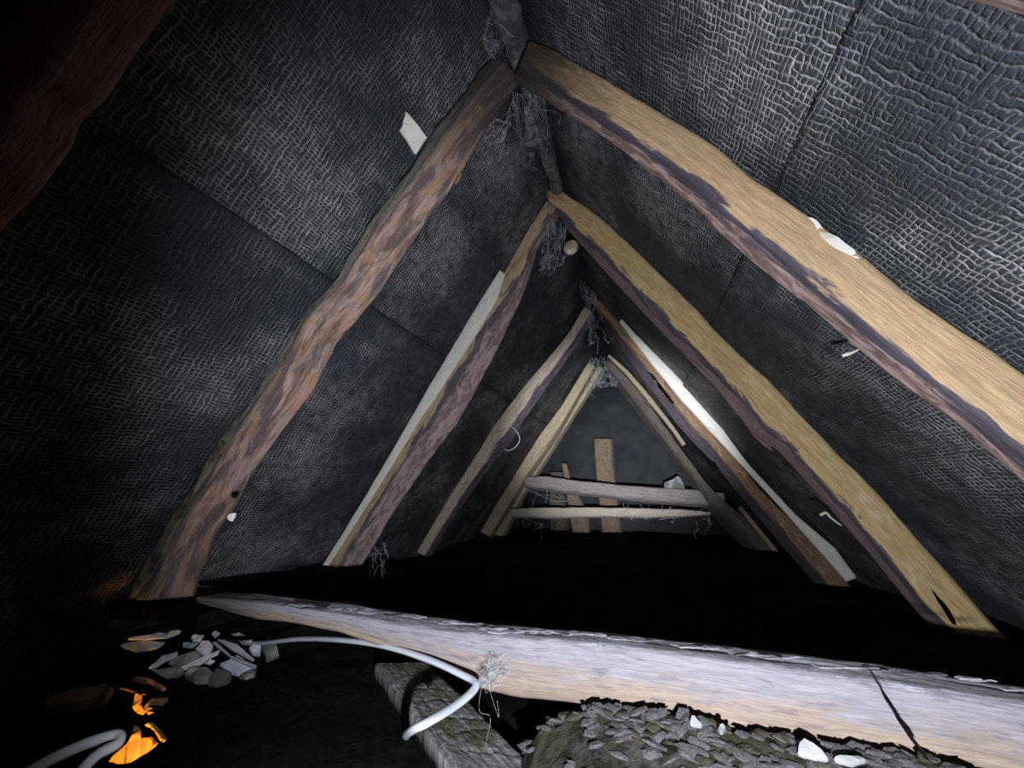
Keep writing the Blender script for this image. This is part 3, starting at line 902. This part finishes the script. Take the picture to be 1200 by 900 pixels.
# ------------------------------------------------------------------ hole with lamp light from the room below
ZH = 4.5
Hc = onZ([(158, 862)], ZF - .03)[0]
mat_amber = speck('pale broken lath and paper', (.62, .38, .14), (.80, .55, .24), 35, .8)  # orange lamp glow is partly put into this amber tint
mat_straw2 = speck('brown straw clump', (.22, .14, .09), (.34, .22, .13), 45, .9)
FN = (.38, -.85, .28)
glow = [
    ('crumpled_paper', [(583, 865), (600, 820), (680, 765), (715, 675), (735, 690), (740, 740), (800, 735), (835, 770), (800, 805), (740, 840), (690, 870), (620, 880)], .0, 'largest crumpled scrap glowing orange in the floor hole', .006, mat_amber),
    ('broken_lath', [(790, 662), (812, 650), (878, 722), (895, 742), (885, 756), (862, 748)], .008, 'short bright yellow broken stick leaning at the right of the floor hole', .006, mat_amber),
    ('paper_scrap', [(712, 508), (745, 512), (740, 560), (775, 600), (755, 622), (710, 600), (704, 560)], .0, 'hanging orange scrap at the far side of the floor hole', .005, mat_amber),
    ('straw_wisp', [(635, 480), (660, 472), (720, 490), (790, 500), (780, 512), (735, 510), (700, 497)], .006, 'thin orange wisp of straw along the far rim of the floor hole', .003, mat_amber),
    ('paper_scrap', [(445, 850), (490, 820), (530, 820), (510, 855)], .0, 'small orange scrap inside the bend of the bottom left cable', .005, mat_amber),
    ('straw_clump', [(760, 575), (800, 530), (870, 530), (885, 590), (850, 640), (800, 640)], -.004, 'dim brown clump right of the hanging orange scrap', .012, mat_straw2),
]
for nm, pts, lf, lab, th, mt in glow:
    pl = zoomed(pts, 0, 700, ZH)
    rim = min(pl, key=lambda q: q[1])
    o = shard(nm, pl, onZ([rim], ZF - .006)[0], FN, th, mt, lift=lf, rough=.0025)
    tag(o, lab, 'debris', 'scraps in the glowing floor hole')
o = shard('board_end', zoomed([(230, 565), (400, 505), (560, 480), (600, 495), (560, 540), (400, 580), (240, 602)], 0, 700, ZH), onZ([(90, 822)], ZF + .02)[0], (.25, -.35, 1), .018, w_brown)
tag(o, 'dull brown board end lying left of the glowing floor hole', 'board')
o = shard('lath', zoomed([(690, 432), (722, 420), (875, 482), (862, 494)], 0, 700, ZH), onZ([(172, 802)], ZF + .02)[0], (.2, -.5, 1), .006, w_brown)
tag(o, 'brown lath lying just behind the far rim of the glowing hole', 'lath')


def point(name, pos, power, col, rad):
    d = bpy.data.lights.new(name, 'POINT')
    d.energy = power
    d.color = col
    d.shadow_soft_size = rad
    o = bpy.data.objects.new(name, d)
    C.objects.link(o)
    o.location = V(pos)
    return o


lp = onZ([(163, 916)], ZF)[0] + np.array([0, 0, -.070])
spot('room_lamp_below', lp, onZ([(162, 850)], ZF)[0] + np.array([0, 0, -.060]), 5.0, 54, .3, (1.0, .40, .035), .012)
spot('room_lamp_second', onZ([(166, 850)], ZF)[0] + np.array([0, 0, -.055]), onZ([(162, 815)], ZF)[0] + np.array([0, 0, -.052]), 2.2, 52, .3, (1.0, .40, .035), .008)
H2 = onZ([(471, 680)], ZF - .01)[0]
o = shard('straw_wisp', [(463, 684), (470, 672), (475, 674), (477, 684), (470, 687)], H2, (0, -.8, .4), .008, mat_straw2)
tag(o, 'tiny orange-lit wisp in the dark beyond the tie beam, left of centre', 'debris')
point('room_lamp_far', H2 + np.array([.02, -.05, -.03]), .03, (1.0, .36, .05), .01)

# ------------------------------------------------------------------ eaves log at the far left
bm = bmesh.new()
bmesh.ops.create_cube(bm, size=1)
bmesh.ops.subdivide_edges(bm, edges=bm.edges, cuts=6, use_grid_fill=True)
for q in bm.verts:
    x, y, z = -.715 + q.co.x * .27, .572 + q.co.y * .09, -1.232 + q.co.z * .026
    nn = .006 * float(fbm(x * 20 + z * 9, y * 20, 93, 3))
    q.co = Vector(V(np.array([x + nn, y + nn, z + nn * .5 - .004])))
me = bpy.data.meshes.new('dark_foot_stub')
bm.to_mesh(me)
bm.free()
o = link('dark_foot_stub', me, mat_fill)  # added stub, its black standing for the dark below the rafter foot
tag(o, 'near-black stub added below the foot of the reddish-brown rafter, for the dark there', 'timber')
P = np.array([atY([(-60, 694)], .36)[0], atY([(0, 700)], .40)[0], atY([(40, 704)], .43)[0], atY([(78, 714)], .46)[0]])
o = tube('log_end', P, [.020, .019, .017, .010], w_grey, m=16, res=8, rnd=.15)
tag(o, 'dim grey-green log end at the left edge, level with the rafter foot', 'log')

# ------------------------------------------------------------------ far end: crossbars, posts, slab
Yc = 2.545
o = hewn('crossbar', [(614, 558), (640, 558), (680, 564), (730, 569), (780, 572), (816, 574), (850, 578)], None, [(614, 574), (640, 577), (680, 582), (730, 588), (780, 593), (816, 596), (850, 598)], (2.60, 2.60, 2.64), (1, 0, 0), w_collar, fr=[.75, .75], M_=8, smooth=4, n=90, amp=.006, seed=51)
tag(o, 'upper grey crossbar pole spanning the farthest rafter pair', 'crossbar', 'crossbars at the far end')
o = hewn('crossbar', [(598, 596), (640, 595), (700, 595), (760, 596), (800, 597), (833, 600)], None, [(598, 608), (640, 609), (700, 608), (760, 608), (800, 607), (833, 604)], (2.545, 2.545, 2.58), (1, 0, 0), w_collar2, fr=[.8, .8], M_=8, smooth=4, n=90, amp=.005, seed=52)
tag(o, 'lower pale crossbar pole with dark rings below the grey one', 'crossbar', 'crossbars at the far end')
AZ = (0, 0, -1)
o = hewn('upright_post', [(696, 514), (697, 540), (700, 570), (704, 605), (708, 650)], None, [(720, 511), (721, 540), (724, 570), (729, 605), (735, 650)], (3.0, 3.0, 3.04), AZ, w_post, fr=[.85, .85], M_=7, smooth=2, n=70, s_end=1.34, seed=53)
tag(o, 'tallest upright brown post standing behind the two crossbars at the gable', 'post', 'uprights at the gable')
o = hewn('upright_post', [(644, 553), (643, 575), (643, 600), (648, 650)], None, [(663, 546), (665, 575), (668, 600), (672, 650)], (3.0, 3.0, 3.05), AZ, w_t4r, fr=[.8, .8], M_=7, smooth=4, n=60, s_end=1.34, seed=54)
tag(o, 'dark short upright log behind the left half of the crossbars', 'post', 'uprights at the gable')
o = hewn('split_stake', [(658, 543), (661, 560), (667, 600), (674, 650)], None, [(665, 543), (669, 560), (692, 605), (694, 650)], (2.93, 2.93, 2.95), AZ, w_post, fr=[.85, .85], M_=5, smooth=1, n=50, s_end=1.34, seed=55)
tag(o, 'pale yellowish split stake beside the dark upright log', 'post', 'uprights at the gable')
o = shard('slate', [(777, 573), (778, 566), (794, 558), (797, 560), (803, 573), (800, 577), (785, 577)], atY([(790, 570)], 2.70)[0], (0, -1, .25), .03, mat_plgrey)
tag(o, 'grey slate piece propped on the right end of the upper crossbar', 'slate')

# ------------------------------------------------------------------ small pale things
o = shard('wood_wedge', zoomed([(224, 393), (232, 400), (300, 487), (290, 500), (263, 543), (255, 540), (204, 460), (215, 440), (218, 420)], 400, 0, 3), onplane([(490, 178)], (0, 0, -.004), (-math.sin(SLOPE), 0, math.cos(SLOPE)))[0] - np.array([0, .012, 0]), (.75, -.55, -.35), .008, w_pale, bev=.12)
tag(o, 'pale fresh wooden wedge stuck behind the nearest left rafter', 'wedge')
kc = atY([(669, 290)], 1.10)[0]
bm = bmesh.new()
bmesh.ops.create_icosphere(bm, subdivisions=3, radius=1)
mv = []
for q in bm.verts:
    c = q.co.normalized()
    r_ = .026 * (1 + .12 * float(fbm(c.x * 3 + 5, c.y * 3 + c.z * 2, 91, 3)))
    if c.y < 0:
        rad2 = math.hypot(c.x + .1, c.z)
        r_ *= 1 - .18 * math.exp(-(rad2 / .28) ** 2)
    q.co = Vector((kc[0] + c.x * r_, kc[1] + c.y * r_ * .7, kc[2] + c.z * r_ * 1.05))
for q in bm.verts:
    q.co = Vector(V(np.array(q.co)))
me = bpy.data.meshes.new('branch_stub')
bm.to_mesh(me)
bm.free()
me.polygons.foreach_set('use_smooth', [True] * len(me.polygons))
o = link('branch_stub', me, speck('cream end grain', (.50, .43, .32), (.66, .59, .47), 60, .85, (.30, .24, .17)))
tag(o, 'cream round stub end hanging under the golden rafter near the second apex', 'stub')
tw = atY([(987, 417), (993, 415), (999, 413), (1007, 409)], .60)
o = tube('twig', tw, [.002, .003, .0022, .001], w_pale, m=6, res=4)
tag(o, 'small curled pale twig below the broad tan rafter', 'twig')
tw = atY([(961, 604), (968, 601), (974, 607), (986, 616)], 1.04)
o = tube('twig', tw, [.003, .003, .002, .0015], w_pale, m=6, res=4)
tag(o, 'small pale twig at the inner edge of the golden rafter', 'twig')

# ------------------------------------------------------------------ ridge pole
P = np.array([(-.002, -.20, -.012), (.004, .1, -.016), (-.003, .35, -.012), (.0, .54, -.018), (.004, .75, -.016), (-.002, .95, -.010), (0, 1.10, -.006)])
o = tube('ridge_pole', P, [.032, .031, .030, .029, .026, .022, .018], speck('dusty grey ridge wood', (.045, .047, .048), (.115, .115, .115), 28, .95, (.03, .03, .032), .6), m=18, res=14, rnd=.22, seed=15)
tag(o, 'dusty grey ridge pole running along the peak over the two nearest apexes', 'pole')

# ------------------------------------------------------------------ cobwebs
kb = NB('dusty cobweb')
pp = kb.pos()
cn = kb.noise(pp, 26, 5, .7, .8)
tr = kb.n('ShaderNodeBsdfTransparent')
df = kb.n('ShaderNodeBsdfDiffuse', {'Color': (.30, .31, .33, 1)})
mx = kb.n('ShaderNodeMixShader', {0: kb.ramp(cn, .40, .72, 0.04, .6), 1: tr.outputs[0], 2: df.outputs[0]})
kb.t.links.new(mx.outputs[0], kb.out.inputs[0])
mat_web = kb.m
mat_thread = speck('pale dust thread', (.50, .50, .52), (.66, .66, .68), 60, .9)


def cobweb(label, corners, n_threads, seed, rad=.0005, sheet=True, droop=.03, loose=0):
    """slack dusty membrane between four anchor points, with strands across it"""
    r4 = np.random.default_rng(seed)
    c = np.asarray(corners, float)
    if sheet:
        n = 22
        U, W_ = np.meshgrid(np.linspace(0, 1, n), np.linspace(0, 1, n), indexing='ij')
        P = c[0] * ((1 - U) * (1 - W_))[..., None] + c[1] * ((1 - U) * W_)[..., None] + c[2] * (U * W_)[..., None] + c[3] * (U * (1 - W_))[..., None]
        P[..., 2] -= droop * np.sin(U * math.pi) * np.sin(W_ * math.pi)
        P[..., 0] += .018 * fbm(U * 4, W_ * 4, seed, 3)
        P[..., 1] += .018 * fbm(U * 4, W_ * 4, seed + 3, 3)
        verts = V(P).reshape(-1, 3)
        faces = [f for f in gridfaces(n, n) if not (vnoise((f[0] // n) * .33, (f[0] % n) * .33, seed + 8) > .28 or (min(f[0] // n, f[0] % n, n - 2 - f[0] // n, n - 2 - f[0] % n) < 2 and r4.random() < .5))]
    else:
        verts, faces = np.zeros((0, 3)), []
    root = link('cobweb', mesh('cobweb', verts, faces), mat_web) if sheet else None
    vs, fs2 = [], []
    for t in range(n_threads):
        a_, b_ = r4.random(2), r4.random(2)
        k = r4.integers(0, 4)
        pa = c[k] * (1 - a_[0]) + c[(k + 1) % 4] * a_[0]
        k2 = (k + r4.integers(1, 4)) % 4
        pb2 = c[k2] * (1 - b_[0]) + c[(k2 + 1) % 4] * b_[0]
        if t < loose:
            pb2 = pa + np.array([r4.normal(0, .02), r4.normal(0, .01), -abs(r4.normal(.04, .03))])
        L = 14
        jit = r4.normal(0, .006, 3)
        rr2 = rad * r4.uniform(.2, .7)
        base = len(vs)
        for i in range(L):
            u_ = i / (L - 1)
            q = pa * (1 - u_) + pb2 * u_ + np.array([0, 0, -droop * r4.uniform(.2, .5) * math.sin(u_ * math.pi)]) + jit * math.sin(u_ * 7)
            for ang in (0, 2.1, 4.2):
                vs.append(q + rr2 * np.array([math.cos(ang), .3 * math.cos(ang), math.sin(ang)]))
        for i in range(L - 1):
            for j in range(3):
                k3 = (j + 1) % 3
                fs2.append((base + i * 3 + j, base + i * 3 + 3 + j, base + i * 3 + 3 + k3, base + i * 3 + k3))
    th = link('thread' if root else 'cobweb', mesh('thread', V(np.array(vs)), fs2), mat_thread, root)
    if root:
        th['kind'] = 'stuff'
    tag(root or th, label, 'cobweb', 'cobwebs')
    return root or th


def quad(pts):
    return [atY([q], y)[0] for q, y in pts]


cobweb('dusty grey cobweb sheet hanging below the nearest apex along the ridge', quad([((600, 108), .60), ((640, 112), .62), ((645, 205), .98), ((606, 200), .90)]), 26, 3, .0005, True, .03, 8)
cobweb('grey cobweb mass on the ridge above the nearest apex', quad([((560, -10), .50), ((592, -8), .52), ((602, 62), .535), ((572, 70), .53)]), 16, 4, .0006, True, .02, 4)
cobweb('cobweb curls in the crook of the nearest left rafter', quad([((560, 150), .60), ((600, 130), .62), ((590, 165), .62), ((565, 172), .60)]), 14, 5, .0006, True, .02, 4)
cobweb('drooping cobweb under the second apex beside the round stub', quad([((642, 240), 1.05), ((664, 268), 1.10), ((660, 310), 1.12), ((634, 318), 1.08)]), 26, 6, .0009, True, .03, 8)
cobweb('cobweb hanging at the third apex', quad([((680, 325), 1.70), ((698, 345), 1.75), ((712, 392), 1.80), ((690, 405), 1.80)]), 20, 7, .0014, True, .03, 6)
cobweb('cobweb clump draped at the farthest apex', quad([((690, 420), 2.58), ((716, 418), 2.60), ((722, 452), 2.62), ((688, 456), 2.62)]), 30, 8, .0016, True, .05, 10)
cobweb('small bluish cobweb tent on the tie beam where the cable bends', quad([((579, 764), .514), ((596, 790), .512), ((572, 806), .49), ((560, 799), .46)]), 22, 9, .0004, True, .006, 2)
cobweb('loose threads hanging from the right half of the lower crossbar', quad([((730, 590), 2.53), ((830, 596), 2.53), ((832, 612), 2.53), ((740, 606), 2.53)]), 20, 10, .0018, False, .05, 14)
cobweb('loose threads hanging at the left ends of the crossbars', quad([((605, 570), 2.53), ((680, 580), 2.53), ((640, 612), 2.53), ((606, 612), 2.53)]), 18, 12, .0016, False, .05, 12)
cobweb('frayed strands at the foot of the mauve second left rafter', quad([((428, 630), 1.05), ((452, 636), 1.07), ((448, 655), 1.07), ((436, 655), 1.06)]), 16, 13, .0009, False, .01, 10)
tw = atY([(592, 494), (605, 505), (609, 515), (604, 524), (596, 528), (591, 526)], 1.74)
o = tube('straw_loop', tw, .0022, mat_thread, m=5, res=5, attrs=False)
tag(o, 'single curled straw hanging from the cream third left rafter', 'straw')
